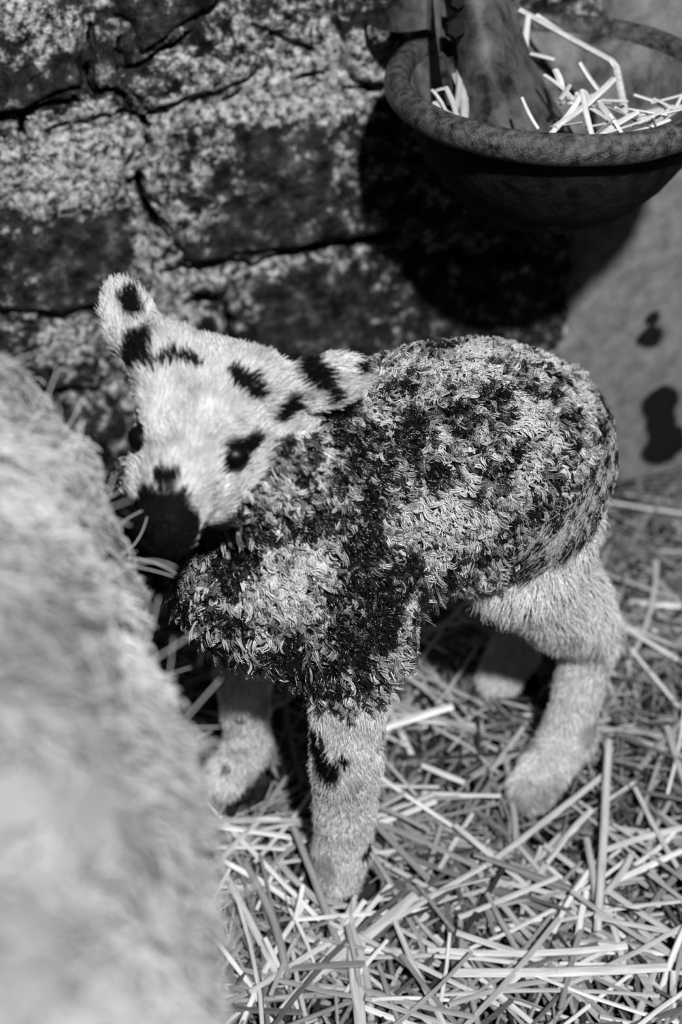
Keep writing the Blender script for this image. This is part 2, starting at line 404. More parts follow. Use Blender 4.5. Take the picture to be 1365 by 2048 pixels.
# smooth grey render on the right-hand stretch of the wall
STAIN = [(1318,802,42,36),(1318,845,34,40),(1325,885,46,38),(1298,668,28,20),(1300,632,16,14),(1276,676,10,8)]
SW = [(*wall_px(a, b), c/1750, d/1400) for a, b, c, d in STAIN]
def stain(s, z):
    q = np.stack([s, z, 0*s], -1); w = (fbm(q, 60, 3, seed=6)-.5)*0.5; v = 0*s
    for a, b, rx, rz in SW: v = np.maximum(v, sstep(1.25, 0.7, np.hypot((s-a)/rx, (z-b)/rz)+w))
    return v
def render_out(s, z):
    q = np.stack([s, z, 0*s], -1)
    edge = (s - S_PL) + (fbm(q, 20, 3, seed=8)-.5)*0.05
    return -0.03 + 0.036*sstep(-0.01, 0.02, edge) + 0.008*(fbm(q, 12, 3, seed=7)-.5)
grid_mesh('render_coat', S_PL-0.03, 0.85, 0.0, 1.0, 0.005, render_out, M_PLASTER, extra={'stain': stain})
grid_mesh('render_coat', S_PL-0.03, 0.85, 1.0, 1.4, 0.02, render_out, M_PLASTER, extra={'stain': stain})
grid_mesh('render_coat', 0.85, 1.6, 0.0, 1.4, 0.02, render_out, M_PLASTER, extra={'stain': stain})

# floor: trodden earth under the straw
def make_floor():
    xs = np.linspace(-1.5, 1.6, 160); ys = np.linspace(-0.9, 1.9, 150)
    X, Y = np.meshgrid(xs, ys, indexing='ij'); q = np.stack([X.ravel(), Y.ravel(), 0*X.ravel()], -1)
    Z = -0.004 + 0.012*(fbm(q, 8, 4, seed=11)-0.5); V = np.stack([X.ravel(), Y.ravel(), Z], -1)
    i, j = np.meshgrid(np.arange(159), np.arange(149), indexing='ij'); i = i.ravel(); j = j.ravel()
    Q = np.stack([i*150+j, (i+1)*150+j, (i+1)*150+j+1, i*150+j+1], 1)
    tag(link('floor', mesh_np('floor', V, Q), M_EARTH), 'dark trodden earth floor under the straw', None, kind='structure')
make_floor()

# ------------------------------------------------------------------ the lamb
lamb = empty('lamb', (0.07, 0.82, 0.0)); tag(lamb, 'newborn white lamb with black facial patches and wet curly fleece, standing on straw', 'lamb')
A = lambda *v: np.array(v, float)
FN, FF, HN, HF = A(0.0, .722, .012), A(-.087, .822, .012), A(.170, .811, .012), A(.157, .945, .012)
# head frame
POLL = at_y(440, 712, .730); NOSE = at_y(322, 1045, .612)
HFw = unit(NOSE-POLL); cu = A(0, math.sin(PITCH), math.cos(PITCH)); cf = A(0, math.cos(PITCH), -math.sin(PITCH))
HR = 0.95*A(1, 0, 0) - 0.30*cu; HR = unit(HR - (HR@HFw)*HFw); HU = np.cross(HR, HFw); HU = HU if HU@cf < 0 else -HU
def hd(x, y, z): return POLL + HR*x + HFw*y + HU*z
HM = np.stack([HR, HFw, HU], 1)
fld = Field((-.19, .57, -.005), (.30, 1.03, .58), 0.003)
# trunk
fld.chain([(A(.133, .878, .335), .056), (A(.105, .860, .342), .065), (A(.060, .835, .343), .070), (A(.005, .797, .344), .071), (A(-.035, .765, .340), .067), (A(-.052, .742, .330), .056)], 0.03)
fld.ell(A(-.03, .765, .325), (.062, .062, .075), k=.03)                 # breast
fld.ell(A(.075, .838, .335), (.075, .068, .062), k=.03)                 # belly
# neck
fld.chain([(A(-.02, .775, .385), .055), (A(-.055, .735, .43), .043), (hd(0, .02, -.035), .036)], 0.025)
# legs
fld.limb([(A(-.005, .748, .335), .050), (A(.004, .733, .26), .035), (A(.005, .724, .215), .0262), (A(.004, .715, .155), .0238), (A(.003, .719, .10), .0212), (A(.001, .722, .048), .0205), (FN+A(-.002, -.006, .012), .018)], .02)
fld.limb([(A(-.062, .80, .33), .048), (A(-.072, .81, .25), .033), (A(-.076, .812, .20), .023), (A(-.078, .815, .15), .0205), (A(-.079, .822, .10), .0170), (A(-.078, .826, .054), .0180), (FF+A(-.012, -.006, .012), .018)], .02)
fld.limb([(A(.140, .860, .318), .055), (A(.138, .838, .288), .052), (A(.140, .828, .258), .044), (A(.178, .846, .195), .033), (A(.206, .858, .150), .0225), (A(.199, .848, .10), .0175), (A(.194, .838, .054), .0205), (HN+A(-.010, -.010, .014), .0185)], .022)
fld.limb([(A(.115, .915, .315), .052), (A(.100, .920, .255), .042), (A(.145, .950, .19), .032), (A(.178, .972, .145), .021), (A(.170, .960, .10), .0175), (A(.160, .948, .05), .020), (HF+A(-.012, -.010, .012), .0185)], .022)
# tail
fld.chain([(A(.168, .905, .355), .017), (A(.184, .910, .325), .014), (A(.186, .906, .275), .012), (A(.185, .902, .23), .009)], .015)
# head
fld.ell(hd(0, .030, -.034), (.0375, .043, .035), HM, k=.012)
fld.cone(at_y(318, 700, .738), at_y(520, 752, .735), .0155, .0170, .014)            # poll between the ears
fld.cone(at_y(275, 675, .745), at_y(330, 700, .740), .0120, .0150, .012)
fld.cone(hd(0, .055, -.030), hd(0, .103, -.031), .0285, .0180, .014)
fld.cone(hd(0, .035, -.055), hd(0, .098, -.045), .0200, .0110, .012)
fld.ell(hd(0, .111, -.033), (.0160, .011, .0125), HM, k=.010)
for sx in (-1, 1):
    fld.ell(hd(sx*.027, .040, -.016), (.012, .016, .010), HM, k=.010)     # brow
    fld.ell(hd(sx*.0425, .052, -.021), (.0095, .014, .010), HM, k=.008, sub=True)   # eye hollow
    fld.ell(hd(sx*.024, .066, -.048), (.012, .022, .014), HM, k=.010)     # cheek
    fld.ell(hd(sx*.0080, .1225, -.029), (.0032, .005, .0028), HM, k=.002, sub=True)   # nostril
# ears: flattened leaves with a hollow front
def ear(base, tip, facing, width):
    ax = unit(tip-base); n = unit(facing-(facing@ax)*ax); w = np.cross(ax, n); Rm = np.stack([w, ax, n], 1); L = np.linalg.norm(tip-base)
    fld.cone(base-ax*.012, base+ax*L*.35, .0105, .010, .010)
    c = base+ax*L*.56
    fld.ell(c, (width, L*.47, .0075), Rm, k=.008)
    fld.ell(c+n*.0085+ax*.004, (width*.72, L*.38, .0062), Rm, k=.004, sub=True)
    return c, ax, n
EL = (at_y(292, 728, .722), at_y(236, 565, .778)); ER = (at_y(548, 785, .716), at_y(738, 745, .742))
ear_l = ear(*EL, unit(A(.35, -.8, .35)), .0165); ear_r = ear(*ER, unit(A(-.1, -.9, .5)), .0165)
LV, LF = fld.mesh(3)
del fld
def head_sdf(P):
    q = (P-POLL)@HM
    def el(c, r):
        v = (q-np.array(c))/np.array(r); return (np.linalg.norm(v, axis=1)-1)*min(r)
    def co(a, b, ra, rb):
        a = np.array(a); b = np.array(b); ba = b-a; t = np.clip(((q-a)@ba)/(ba@ba), 0, 1); return np.linalg.norm(q-a-t[:, None]*ba, axis=1)-(ra+(rb-ra)*t)
    return np.minimum.reduce([el((0, .030, -.030), (.0375, .043, .035)), co((0, .055, -.030), (0, .103, -.031), .0285, .0200), co((0, .035, -.050), (0, .100, -.046), .0190, .0125), el((0, .114, -.033), (.0175, .013, .014)),
        seg_d(P, at_y(300, 690, .738), at_y(525, 752, .735))-.017, seg_d(P, *EL)-.019, seg_d(P, *ER)-.019])
bvh = BVHTree.FromPolygons(LV.tolist(), LF.tolist())
def hit(px, py):
    d = ray(px, py); r = bvh.ray_cast(Vector(CAM), Vector(d).normalized()); return np.array(r[0]) if r[0] is not None else None
def blobs(P, spec, seed=0, wob=0.5, scale=90):
    # 3-D pigment blobs: (px, py, radius in m); returns 0..1
    w = (fbm(P, scale, 3, seed=seed)-.5)*wob*2; v = np.zeros(len(P))
    for x, y, r in spec:
        c = hit(x, y)
        if c is None: print('blob missed', x, y); continue
        v = np.maximum(v, sstep(1.2, 0.85, np.linalg.norm(P-c, axis=1)/r + w*0.5))
    return v
BLACK = [(258,605,.0075),(266,625,.0075),(262,590,.005),(276,690,.009),(270,715,.010),(283,670,.006),
         (300,735,.0035),(318,728,.004),(335,722,.0045),(352,718,.0045),(370,718,.0045),(385,722,.004),(398,730,.003),
         (472,748,.0055),(488,762,.0075),(505,785,.006),
         (622,742,.011),(640,760,.009),(610,755,.007),(660,792,.006),(720,735,.005),(575,812,.008),(560,825,.007),
         (478,914,.0115),(500,897,.009),(458,930,.0065),
         (330,962,.0065),(318,950,.004),(345,952,.0045),
         (285,1010,.010),(320,1022,.012),(350,1035,.011),(375,1050,.010),(300,1050,.014),(345,1075,.016),(400,1066,.010),(420,1070,.007),
         (636,1498,.011),(650,1528,.012),(630,1476,.008),(662,1552,.007),(690,1522,.0045),(680,1515,.004),(668,1400,.004),(735,1700,.008),(703,1441,.003),
         (440,1412,.008),(480,1440,.004),(455,1535,.004)]
FZ_EDGE = A(.075, .80, .30)
def fleece_mask(P):
    """1 where the wet curly fleece grows (trunk, neck), 0 on face, ears, legs and thighs"""
    # below the trunk on the legs
    m = sstep(.235, .262, P[:, 2] + .02*(fbm(P, 60, 2, seed=4)-.5))
    # thigh: white hair behind and below a slanting line
    line = P[:, 2] - .270 - .58*(P[:, 0]-.098) + .45*np.maximum(P[:, 0]-.155, 0)
    thigh = sstep(.012, -.004, line + .01*(fbm(P, 50, 2, seed=5)-.5)) * sstep(.075, .09, P[:, 0])
    thigh = thigh*(1-sstep(.019, .016, seg_d(P, A(.175, .908, .35), A(.186, .904, .26))))
    m = m*(1-thigh)
    head = sstep(.0105, .0085, head_sdf(P) + .004*(fbm(P, 90, 2, seed=6)-.5))
    q = (P-POLL)@HM; head = np.maximum(head, (q[:, 1] > .035)*(q[:, 2] > -.085)*(np.abs(q[:, 0]) < .033))
    return m*(1-head)
def seg_d(P, a, b):
    ba = b-a; t = np.clip(((P-a)@ba)/(ba@ba), 0, 1); return np.linalg.norm(P-a-t[:, None]*ba, axis=1)
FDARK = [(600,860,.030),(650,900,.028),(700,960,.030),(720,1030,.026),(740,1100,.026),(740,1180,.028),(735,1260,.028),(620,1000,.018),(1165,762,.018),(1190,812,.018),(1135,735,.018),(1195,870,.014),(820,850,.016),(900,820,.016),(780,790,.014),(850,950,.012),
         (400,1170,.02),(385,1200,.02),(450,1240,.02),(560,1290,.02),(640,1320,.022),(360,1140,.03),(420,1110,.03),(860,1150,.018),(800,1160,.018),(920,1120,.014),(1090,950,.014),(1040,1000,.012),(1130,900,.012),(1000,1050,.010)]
FLIGHT = [(640,1130,.018),(600,1190,.016),(870,1030,.02),(800,1060,.016),(760,770,.016),(640,930,.012),(560,1160,.014),(900,900,.012),(820,1000,.012),(960,760,.012),(1050,830,.012),(880,1090,.014),(560,960,.010),(500,1190,.014)]
def fleece_tone(P):
    n = 0.45*fbm(P, 38, 3, seed=20)+0.55*fbm(P, 130, 2, seed=21)
    v = 0.56 + 2.2*(n-0.5)
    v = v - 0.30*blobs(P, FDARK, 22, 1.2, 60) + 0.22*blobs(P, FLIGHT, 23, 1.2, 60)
    return np.clip(v, 0, 1)

# --- short fur on face, ears, legs and thighs
def leg_like(P): return (P[:, 2] < .25)
eye_r = hit(482, 910); loc = (eye_r-POLL)@HM; EYES = [hd(loc[0]*sx, loc[1], loc[2])-unit(HR*sx*.8+HU*.55)*.0052 for sx in (-1, 1)]; EYES[0] = EYES[0] - HR*.0035 - HU*.0085
def eye_d(P): return np.minimum(np.linalg.norm(P-EYES[0], axis=1), np.linalg.norm(P-EYES[1], axis=1))
def pigment_and_shade(P):
    b = blobs(P, BLACK, 1, .5); q = (P-POLL)@HM; w = (fbm(P, 130, 3, seed=43)-.5)*.02; hs = (head_sdf(P) < .012)
    m = sstep(.0975, .1010, q[:, 1] + w*.8 + (fbm(P, 75, 2, seed=44)-.5)*.030 - .14*q[:, 0]) ; j = sstep(.074, .080, q[:, 1] + w)*sstep(-.040, -.046, q[:, 2] + w*.5)  # j blackens chin and lower jaw, painting their shade into the coat
    ed = eye_d(P); b = np.maximum(b, sstep(.0125, .0110, ed + w*.25)*hs)
    return np.maximum(b, np.maximum(m, j)*hs*(q[:, 2] > -.09)*(q[:, 1] < .16))
black_v = pigment_and_shade(LV); fm = fleece_mask(LV)
me = mesh_np('lamb_body', LV, LF); attr(me, 'tone', np.where(fm > .5, 0.03, 0.34*(1-black_v)+.0015))
link('body', me, M_SKIN, lamb)
def fur():
    def w(C, N): return (1-fleece_mask(C))*(1+1.2*(C[:, 1] < .80)*(C[:, 2] > .38))*(eye_d(C) > .0088)
    P, N = sample_surface(LV, LF, 80000, w)
    h = (P-POLL)@HFw; isH = (P[:, 2] > .385)
    dl, dr = seg_d(P, *EL), seg_d(P, *ER); isE = (np.minimum(dl, dr) < .02) & ((P-POLL)@HFw < .03) & isH
    flow = np.tile(A(0.0, 0.15, -1.0), (len(P), 1))
    flow[isH] = -HFw + 0.0*HU
    side = ((P-POLL)@HR)[:, None]; flow[isH] += (HR*np.sign(side)*np.minimum(np.abs(side)*18, .6))[isH]
    eax = np.where((dl < dr)[:, None], unit(EL[1]-EL[0]), unit(ER[1]-ER[0])); flow[isE] = eax[isE]
    fl = np.stack([fbm(P, 55, 2, seed=30+k)-.5 for k in range(3)], 1)
    flow = unit(flow) + fl*np.where(isH, 1.7, 1.15)[:, None] + rng.normal(0, .14, P.shape)
    thigh = (~isH) & (P[:, 2] > .165) & (P[:, 0] > .08)
    L = np.where(isH, .0058, .0075)*rng.uniform(.7, 1.3, len(P)); L = np.where(isE, .0075*rng.uniform(.7, 1.3, len(P)), L); zt = sstep(.12, .20, P[:, 2]); L = np.where((~isH) & (P[:, 0] > .08) & (P[:, 2] > .12), (.0078+.0057*zt)*rng.uniform(.6, 1.3, len(P)), L)
    L = np.where(thigh & (P[:, 2] < .262) & (N[:, 0] < .15) & (P[:, 2] > .205), .018*rng.uniform(.5, 1.2, len(P)), L)
    L = np.where((P[:, 2] < .06), .0085*rng.uniform(.6, 1.3, len(P)), L)
    L = np.where(h > .10, np.where(isH, .0045, L), L)
    tang = unit(flow - (flow*N).sum(1, keepdims=True)*N); lift = np.where(thigh, .34, np.where(isH, .24, .14))
    d0 = unit(tang*.75 + N*(lift[:, None]+.35)); d1 = unit(tang + N*(lift*.35)[:, None])
    k = 5; pts = np.zeros((len(P), k, 3)); pts[:, 0] = P - N*.0006
    cv = rng.normal(0, .18, P.shape)
    for i in range(1, k):
        t = i/(k-1); pts[:, i] = pts[:, i-1] + unit(d0*(1-t)+d1*t + cv*t)*(L/(k-1))[:, None]
    blk = pigment_and_shade(P)
    tone = (np.where(isH, .53, .72) + np.where(isH, .34, .22)*(fbm(P, 120, 2, seed=40)-.5)*2 + rng.normal(0, .07, len(P)))
    dirt = sstep(.56, .70, fbm(P, 45, 3, seed=41))*(~isH)*(P[:, 2] < .2)
    tone = np.clip(tone*(1-.55*dirt), .05, .85)*(1-blk) + .0018*blk
    rad = np.linspace(1, .25, k)[None, :]*(.00030*rng.uniform(.8, 1.3, len(P)))[:, None]
    hair_object('fur', pts, rad, tone, M_FUR, lamb)
fur()

# --- wet ringlets of the fleece
def fleece():
    P, N = sample_surface(LV, LF, 20000, lambda C, N: fleece_mask(C))
    tone = fleece_tone(P); n = len(P)
    up = A(.3, .2, -1.0); tg = unit(up - (N@up)[:, None]*N + rng.normal(0, .5, P.shape)); tg = unit(tg-(tg*N).sum(1, keepdims=True)*N); bt = np.cross(N, tg)
    low = sstep(.31, .27, P[:, 2])
    under = sstep(-.1, -.6, N[:, 2]); lng = np.clip(.5*low+under, 0, 1)
    strands, k = 6, 10
    ph = rng.uniform(0, 2*np.pi, n); turns = rng.uniform(.5, 1.15, n)*rng.choice([-1, 1], n); R = rng.uniform(.0013, .0030, n)*(1+.5*lng); H = rng.uniform(.004, .0085, n)*(1+1.3*lng)
    drift = tg*rng.uniform(.002, .009, n)[:, None]*(1+1.5*lng)[:, None]
    pts = np.zeros((n, strands, k, 3)); rad = np.zeros((n, strands, k)); tn = np.zeros((n, strands, k))
    for j in range(strands):
        off = (tg*rng.normal(0, .0009, n)[:, None] + bt*rng.normal(0, .0009, n)[:, None]); p2 = ph + rng.normal(0, .22, n); hh = H*rng.uniform(.85, 1.15, n); rr = R*rng.uniform(.75, 1.15, n)
        for i in range(k):
            t = i/(k-1); a = p2 + turns*2*np.pi*t; r = rr*(1-.55*t)*min(1, t*3.5)
            pts[:, j, i] = P + off - N*.001 + N*(hh*math.sin(t*1.7))[:, None]*1.0 + drift*t + tg*(r*np.cos(a))[:, None] + bt*(r*np.sin(a))[:, None]
            rad[:, j, i] = .00048*(1-.6*t**2); tn[:, j, i] = 1
    tv = .007 + .52*sstep(.24, .88, tone + rng.normal(0, .14, n))
    tn = tn*tv[:, None, None]*rng.uniform(.75, 1.2, (n, strands))[:, :, None]
    hair_object('fleece', pts.reshape(-1, k, 3), rad.reshape(-1, k), tn.reshape(-1, k), M_FLEECE, lamb)
    # long loose locks hanging from breast and belly
    P, N = sample_surface(LV, LF, 420, lambda C, N: fleece_mask(C)*((N[:, 2] < -.15) & (C[:, 2] < .335)))
    n = len(P); st, k = 7, 14; pts = np.zeros((n, st, k, 3)); L = rng.uniform(.012, .030, n); ph = rng.uniform(0, 6.28, n); wv = rng.uniform(.5, 1.1, n); am = rng.uniform(.002, .005, n)
    sd = unit(np.cross(N, A(0, 0, 1)) + rng.normal(0, .4, P.shape)); d = unit(N*.6 + A(0, 0, -1) + rng.normal(0, .25, P.shape)); b2 = np.cross(d, sd)
    for j in range(st):
        off = rng.normal(0, .0011, P.shape); p2 = ph+rng.normal(0, .3, n); l2 = L*rng.uniform(.7, 1.1, n)
        for i in range(k):
            t = i/(k-1); a = p2+wv*6.28*t
            pts[:, j, i] = P + off*(1-.6*t) + d*(l2*t)[:, None] + (sd*(am*np.sin(a))[:, None] + b2*(am*np.cos(a))[:, None])*t
    hair_object('hanging_locks', pts.reshape(-1, k, 3), np.tile(.00042*(1-.7*np.linspace(0, 1, k)**2), (n*st, 1)), np.repeat(rng.choice([.01, .02, .12, .3], n), st), M_FLEECE, lamb)
    # long wet dark hair combed slantwise where the fleece ends on the thigh
    P, N = sample_surface(LV, LF, 6500, lambda C, N: (np.abs(C[:, 2]-.284-.62*(C[:, 0]-.098)) < .018)*(C[:, 0] > .085)*(C[:, 1] < .93))
    n = len(P); k = 8; fl = A(-.62, -.30, -.72); clump = np.stack([fbm(P, 130, 2, seed=80+q)-.5 for q in range(3)], 1)
    tg = fl - (N@fl)[:, None]*N + clump*1.6 + rng.normal(0, .08, P.shape); tg = unit(tg-(tg*N).sum(1, keepdims=True)*N); L = rng.uniform(.012, .026, n); pts = np.zeros((n, k, 3))
    for i in range(k):
        t = i/(k-1); pts[:, i] = P + tg*(L*t)[:, None] + N*(.0015+.0065*math.sin(min(1, t*1.3)*2.6))
    hair_object('combed_hair', pts, np.tile(.00034*(1-.7*np.linspace(0, 1, k)), (n, 1)), np.where(fbm(P, 170, 2, seed=84) + rng.normal(0, .10, n) > .44, .006, .26), M_FLEECE, lamb)
fleece()
def wet_strands():
    paths = [[(642, 1335), (652, 1365), (658, 1392), (652, 1418)], [(612, 1410), (616, 1450), (632, 1492), (648, 1530)], [(640, 1462), (646, 1500), (660, 1535), (652, 1556)]]
    pts = []
    for pl in paths:
        q = [hit(*p) for p in pl]
        if any(v is None for v in q): print('strand missed', pl); continue
        q = [v - unit(v-CAM)*.0025 for v in q]; pts.append(np.stack([np.stack([np.interp(np.linspace(0, 3, 13), range(4), [v[c] for v in q]) for c in range(3)], -1)])[0])
    pts = np.array(pts); t = np.linspace(0, 1, 13); rad = np.tile(.0016*np.sin(np.pi*(.12+.80*t))**.7, (len(pts), 1))
    hair_object('wet_strands', pts, rad, np.full(len(pts), .012), M_FLEECE, lamb)
wet_strands()
# --- eyes and hooves
def uv_mesh(name, fn, nu=16, nv=12):
    V = [fn(0.0, 0.0)]
    for j in range(1, nv):
        for i in range(nu): V.append(fn(i/nu*2*math.pi, j/nv*math.pi))
    V.append(fn(0.0, math.pi)); F = []; last = len(V)-1
    for i in range(nu):
        F.append((0, 1+i, 1+(i+1) % nu))
        for j in range(nv-2): F.append((1+j*nu+i, 1+(j+1)*nu+i, 1+(j+1)*nu+(i+1) % nu, 1+j*nu+(i+1) % nu))
        F.append((last, 1+(nv-2)*nu+(i+1) % nu, 1+(nv-2)*nu+i))
    me = mesh_np(name, np.array(V), [tuple(f) for f in F]); return me
def eye_fn(a, b):
    r = .0092 + .0012*max(0, math.cos(b))**6       # cornea bulge along +z
    return (r*math.sin(b)*math.cos(a), r*math.sin(b)*math.sin(a), r*math.cos(b))
eye_me = uv_mesh('eye', eye_fn, 20, 14)
for sx in (-1, 1):
    o = link('eye', eye_me, M_EYE, lamb); z = Vector(HR*sx*.8 + HU*.55 + HFw*.15).normalized()
    o.matrix_basis = Matrix.Translation(Vector(EYES[(sx+1)//2])) @ z.to_track_quat('Z', 'Y').to_matrix().to_4x4()
def claw_fn(a, b):
    x, y, z = math.sin(b)*math.cos(a), math.sin(b)*math.sin(a), math.cos(b)
    zz = max(z, -.55); tap = 1-.38*max(0, zz)
    return (.0105*x*tap, (.019*y - .006*(-zz if zz < 0 else -zz*.6))*tap, .017*zz)
claw_me = uv_mesh('claw', claw_fn, 14, 10)
for foot, yaw in ((FN, -.25), (FF, -.5), (HN, -.35), (HF, -.45)):
    hf = empty('hoof', tuple(foot)); hf.parent = lamb; hf.matrix_parent_inverse = Matrix.Translation(-Vector(lamb.location)); hf.rotation_euler = (0, 0, yaw)
    for sx in (-1, 1):
        c = link('claw', claw_me, M_HOOF); c.parent = hf; c.location = (sx*.0085, -.006, .004); c.scale = (.82, .72, .9); c.rotation_euler = (.1, 0, -sx*.12)

# ------------------------------------------------------------------ the ewe
ewe = empty('ewe', (-.34, .1, 0)); tag(ewe, 'large woolly ewe standing close at the left edge, her flank out of focus', 'sheep')
ef = Field((-.80, -.62, -.01), (.04, 1.0, .86), 0.012)
ef.chain([(A(-.30, -.36, .42), .185), (A(-.29, -.1, .42), .205), (A(-.246, .15, .42), .212), (A(-.281, .39, .43), .203), (A(-.320, .55, .45), .184), (A(-.362, .65, .48), .1425)], .05)
ef.ell(A(-.29, .03, .38), (.205, .36, .19), k=.05)
ef.chain([(A(-.36, .62, .50), .14), (A(-.45, .70, .60), .10), (A(-.52, .75, .66), .075)], .05)
ef.chain([(A(-.50, .72, .68), .068), (A(-.57, .78, .66), .055), (A(-.64, .84, .60), .036)], .03)
for sx in (-1, 1):
    b = A(-.50, .72, .70); ef.chain([(b+A(.05*sx, -.05*sx, 0), .02), (b+A(.10*sx, -.09*sx, -.02), .022), (b+A(.135*sx, -.12*sx, -.03), .012)], .02)
EFEET = []
for x, y, kx in ((-.38, .44, 0), (-.22, .45, 0), (-.40, -.40, 1), (-.20, -.40, 1)):
    if kx: ef.chain([(A(x, y+.06, .36), .11), (A(x, y+.02, .26), .06), (A(x, y-.06, .18), .036), (A(x, y-.03, .06), .028), (A(x, y, .02), .028)], .04)
    else: ef.chain([(A(x, y, .36), .09), (A(x, y, .24), .05), (A(x, y+.01, .16), .036), (A(x, y, .07), .028), (A(x, y+.01, .02), .028)], .04)
    EFEET.append((x, y))
ef.chain([(A(-.30, -.52, .50), .03), (A(-.30, -.56, .38), .028), (A(-.30, -.55, .26), .018)], .03)
EV, EF_ = ef.mesh(3); del ef
def woolly(P): return sstep(.20, .26, P[:, 2])*(1-sstep(.60, .66, P[:, 1] - .6*(P[:, 2]-.6)*0))
em = mesh_np('ewe_body', EV, EF_)
em_n = np.zeros((len(EV), 3)); buf = np.zeros(len(EV)*3, np.float32); em.vertices.foreach_get('normal', buf); em_n = buf.reshape(-1, 3)
wl = woolly(EV); EV2 = EV + em_n*((0.018*(fbm(EV, 26, 3, seed=50)-.5))*wl)[:, None]
em.vertices.foreach_set('co', EV2.astype(np.float32).ravel()); em.update(); attr(em, 'tone', np.clip(.30 + .25*(fbm(EV, 20, 3, seed=51)-.5), 0, 1)*wl + .35*(1-wl))
link('body', em, M_EWE, ewe)
def ewe_wool():
    P, N = sample_surface(EV2, EF_, 5200, lambda C, N: woolly(C)*np.where((C[:, 0] > -.40) & (C[:, 1] > .05), 1.0, .35))
    n = len(P); strands, k = 9, 9
    flow = A(.35, -.35, -.8); tg = flow - (N@flow)[:, None]*N; tg = unit(tg + rng.normal(0, .45, P.shape)); tg = unit(tg-(tg*N).sum(1, keepdims=True)*N); bt = np.cross(N, tg)
    L = rng.uniform(.014, .026, n); tone = np.clip(.32+.65*(fbm(P*A(1, 1, .6), 20, 3, seed=52)-.5), .14, .6); ph = rng.uniform(0, 6.28, n)
    pts = np.zeros((n, strands, k, 3)); rad = np.zeros((n, strands, k))
    for j in range(strands):
        off = tg*rng.normal(0, .0045, n)[:, None] + bt*rng.normal(0, .0045, n)[:, None]; lf = rng.uniform(.4, .9, n); wv = rng.uniform(1.2, 2.4, n); am = rng.uniform(.001, .003, n); p2 = ph+rng.normal(0, .5, n)
        for i in range(k):
            t = i/(k-1)
            pts[:, j, i] = P + off*(1-.3*t) - N*.003 + N*(L*lf*t*(1-.35*t))[:, None] + tg*(L*t*t*.9)[:, None] + bt*(am*np.sin(p2+wv*6.28*t))[:, None]*t + N*(am*np.cos(p2+wv*6.28*t))[:, None]*t
            rad[:, j, i] = .0009*(1-.6*t)
    tn = (tone[:, None]*rng.uniform(.8, 1.2, (n, strands))).ravel()
    hair_object('wool', pts.reshape(-1, k, 3), rad.reshape(-1, k), tn, M_WOOL, ewe)
    # loose wisps standing off the outline
    P, N = sample_surface(EV2, EF_, 500, lambda C, N: woolly(C)*(C[:, 1] > .2)*(C[:, 0] > -.45))
    n = len(P); k = 12; pts = np.zeros((n, k, 3)); d = unit(N + rng.normal(0, .5, P.shape)); pts[:, 0] = P; c = rng.normal(0, .35, P.shape)
    for i in range(1, k): d = unit(d + c*.6); pts[:, i] = pts[:, i-1] + d*.0035
    hair_object('wisps', pts, np.full((n, k), .00022), np.full(n, .6), M_WOOL, ewe)
ewe_wool()
o_e = hd  # (head frame kept for reference)
for sx in (-1, 1):
    e = link('eye', eye_me, M_EYE, ewe); e.matrix_basis = Matrix.Translation((-.565+.034*sx, .775-.034*sx, .685)) @ Matrix.Scale(1.4, 4)
for x, y in EFEET:
    hf = empty('hoof', (x, y, .012)); hf.parent = ewe; hf.matrix_parent_inverse = Matrix.Translation(-Vector(ewe.location))
    for sx in (-1, 1):
        c = link('claw', claw_me, M_HOOF); c.parent = hf; c.location = (sx*.014, .02, .008); c.scale = (1.5, 1.6, 1.3); c.rotation_euler = (0, 0, math.pi)

# ------------------------------------------------------------------ feed bowl on the wall
BZ, BR = .54, .134; BC = at_z(1118, 152, BZ)
bowl = empty('feed_bowl', (BC[0], BC[1], BZ-.117)); tag(bowl, 'dark rusty iron feed bowl with thick rolled rim hung on the wall, straw inside', 'feed bowl')
def lathe(name, prof, nu, mat, parent, wob=0.0):
    V = []; F = []; m = len(prof)
    for i in range(nu):
        a = 2*math.pi*i/nu
        for r, z in prof: V.append((BC[0]+r*math.cos(a), BC[1]+r*math.sin(a), z))
    V = np.array(V); V[:, 2] += wob*(fbm(V, 25, 3, seed=60)-.5)
    for i in range(nu):
        for j in range(m-1): F.append((i*m+j, ((i+1) % nu)*m+j, ((i+1) % nu)*m+j+1, i*m+j+1))
    return link(name, mesh_np(name, V, np.array(F)), mat, parent)
R_ = BR
outer = [(R_-.014, BZ-.016), (R_-.018, BZ-.030), (R_-.026, BZ-.050), (R_-.040, BZ-.072), (R_-.060, BZ-.094), (R_-.085, BZ-.110), (R_-.11, BZ-.116), (.0005, BZ-.117)]
inner = [(.0005, BZ-.105), (R_-.09, BZ-.100), (R_-.066, BZ-.086), (R_-.046, BZ-.066), (R_-.032, BZ-.044), (R_-.025, BZ-.020), (R_-.020, BZ-.006)]
lathe('bowl_lining', inner, 72, M_LINING, bowl, .002); lathe('bowl', [inner[-1]] + outer, 72, M_SHADED_IRON, bowl, .002)
rim = []
for k in range(15):
    a = -math.pi*.92 + k/14*math.pi*1.84 + math.pi/2*0
    rim.append((R_-.009+.010*math.cos(a), BZ-.006+.0115*math.sin(a)))
lathe('rim', rim + [rim[0]], 96, M_RIM, bowl, .003)
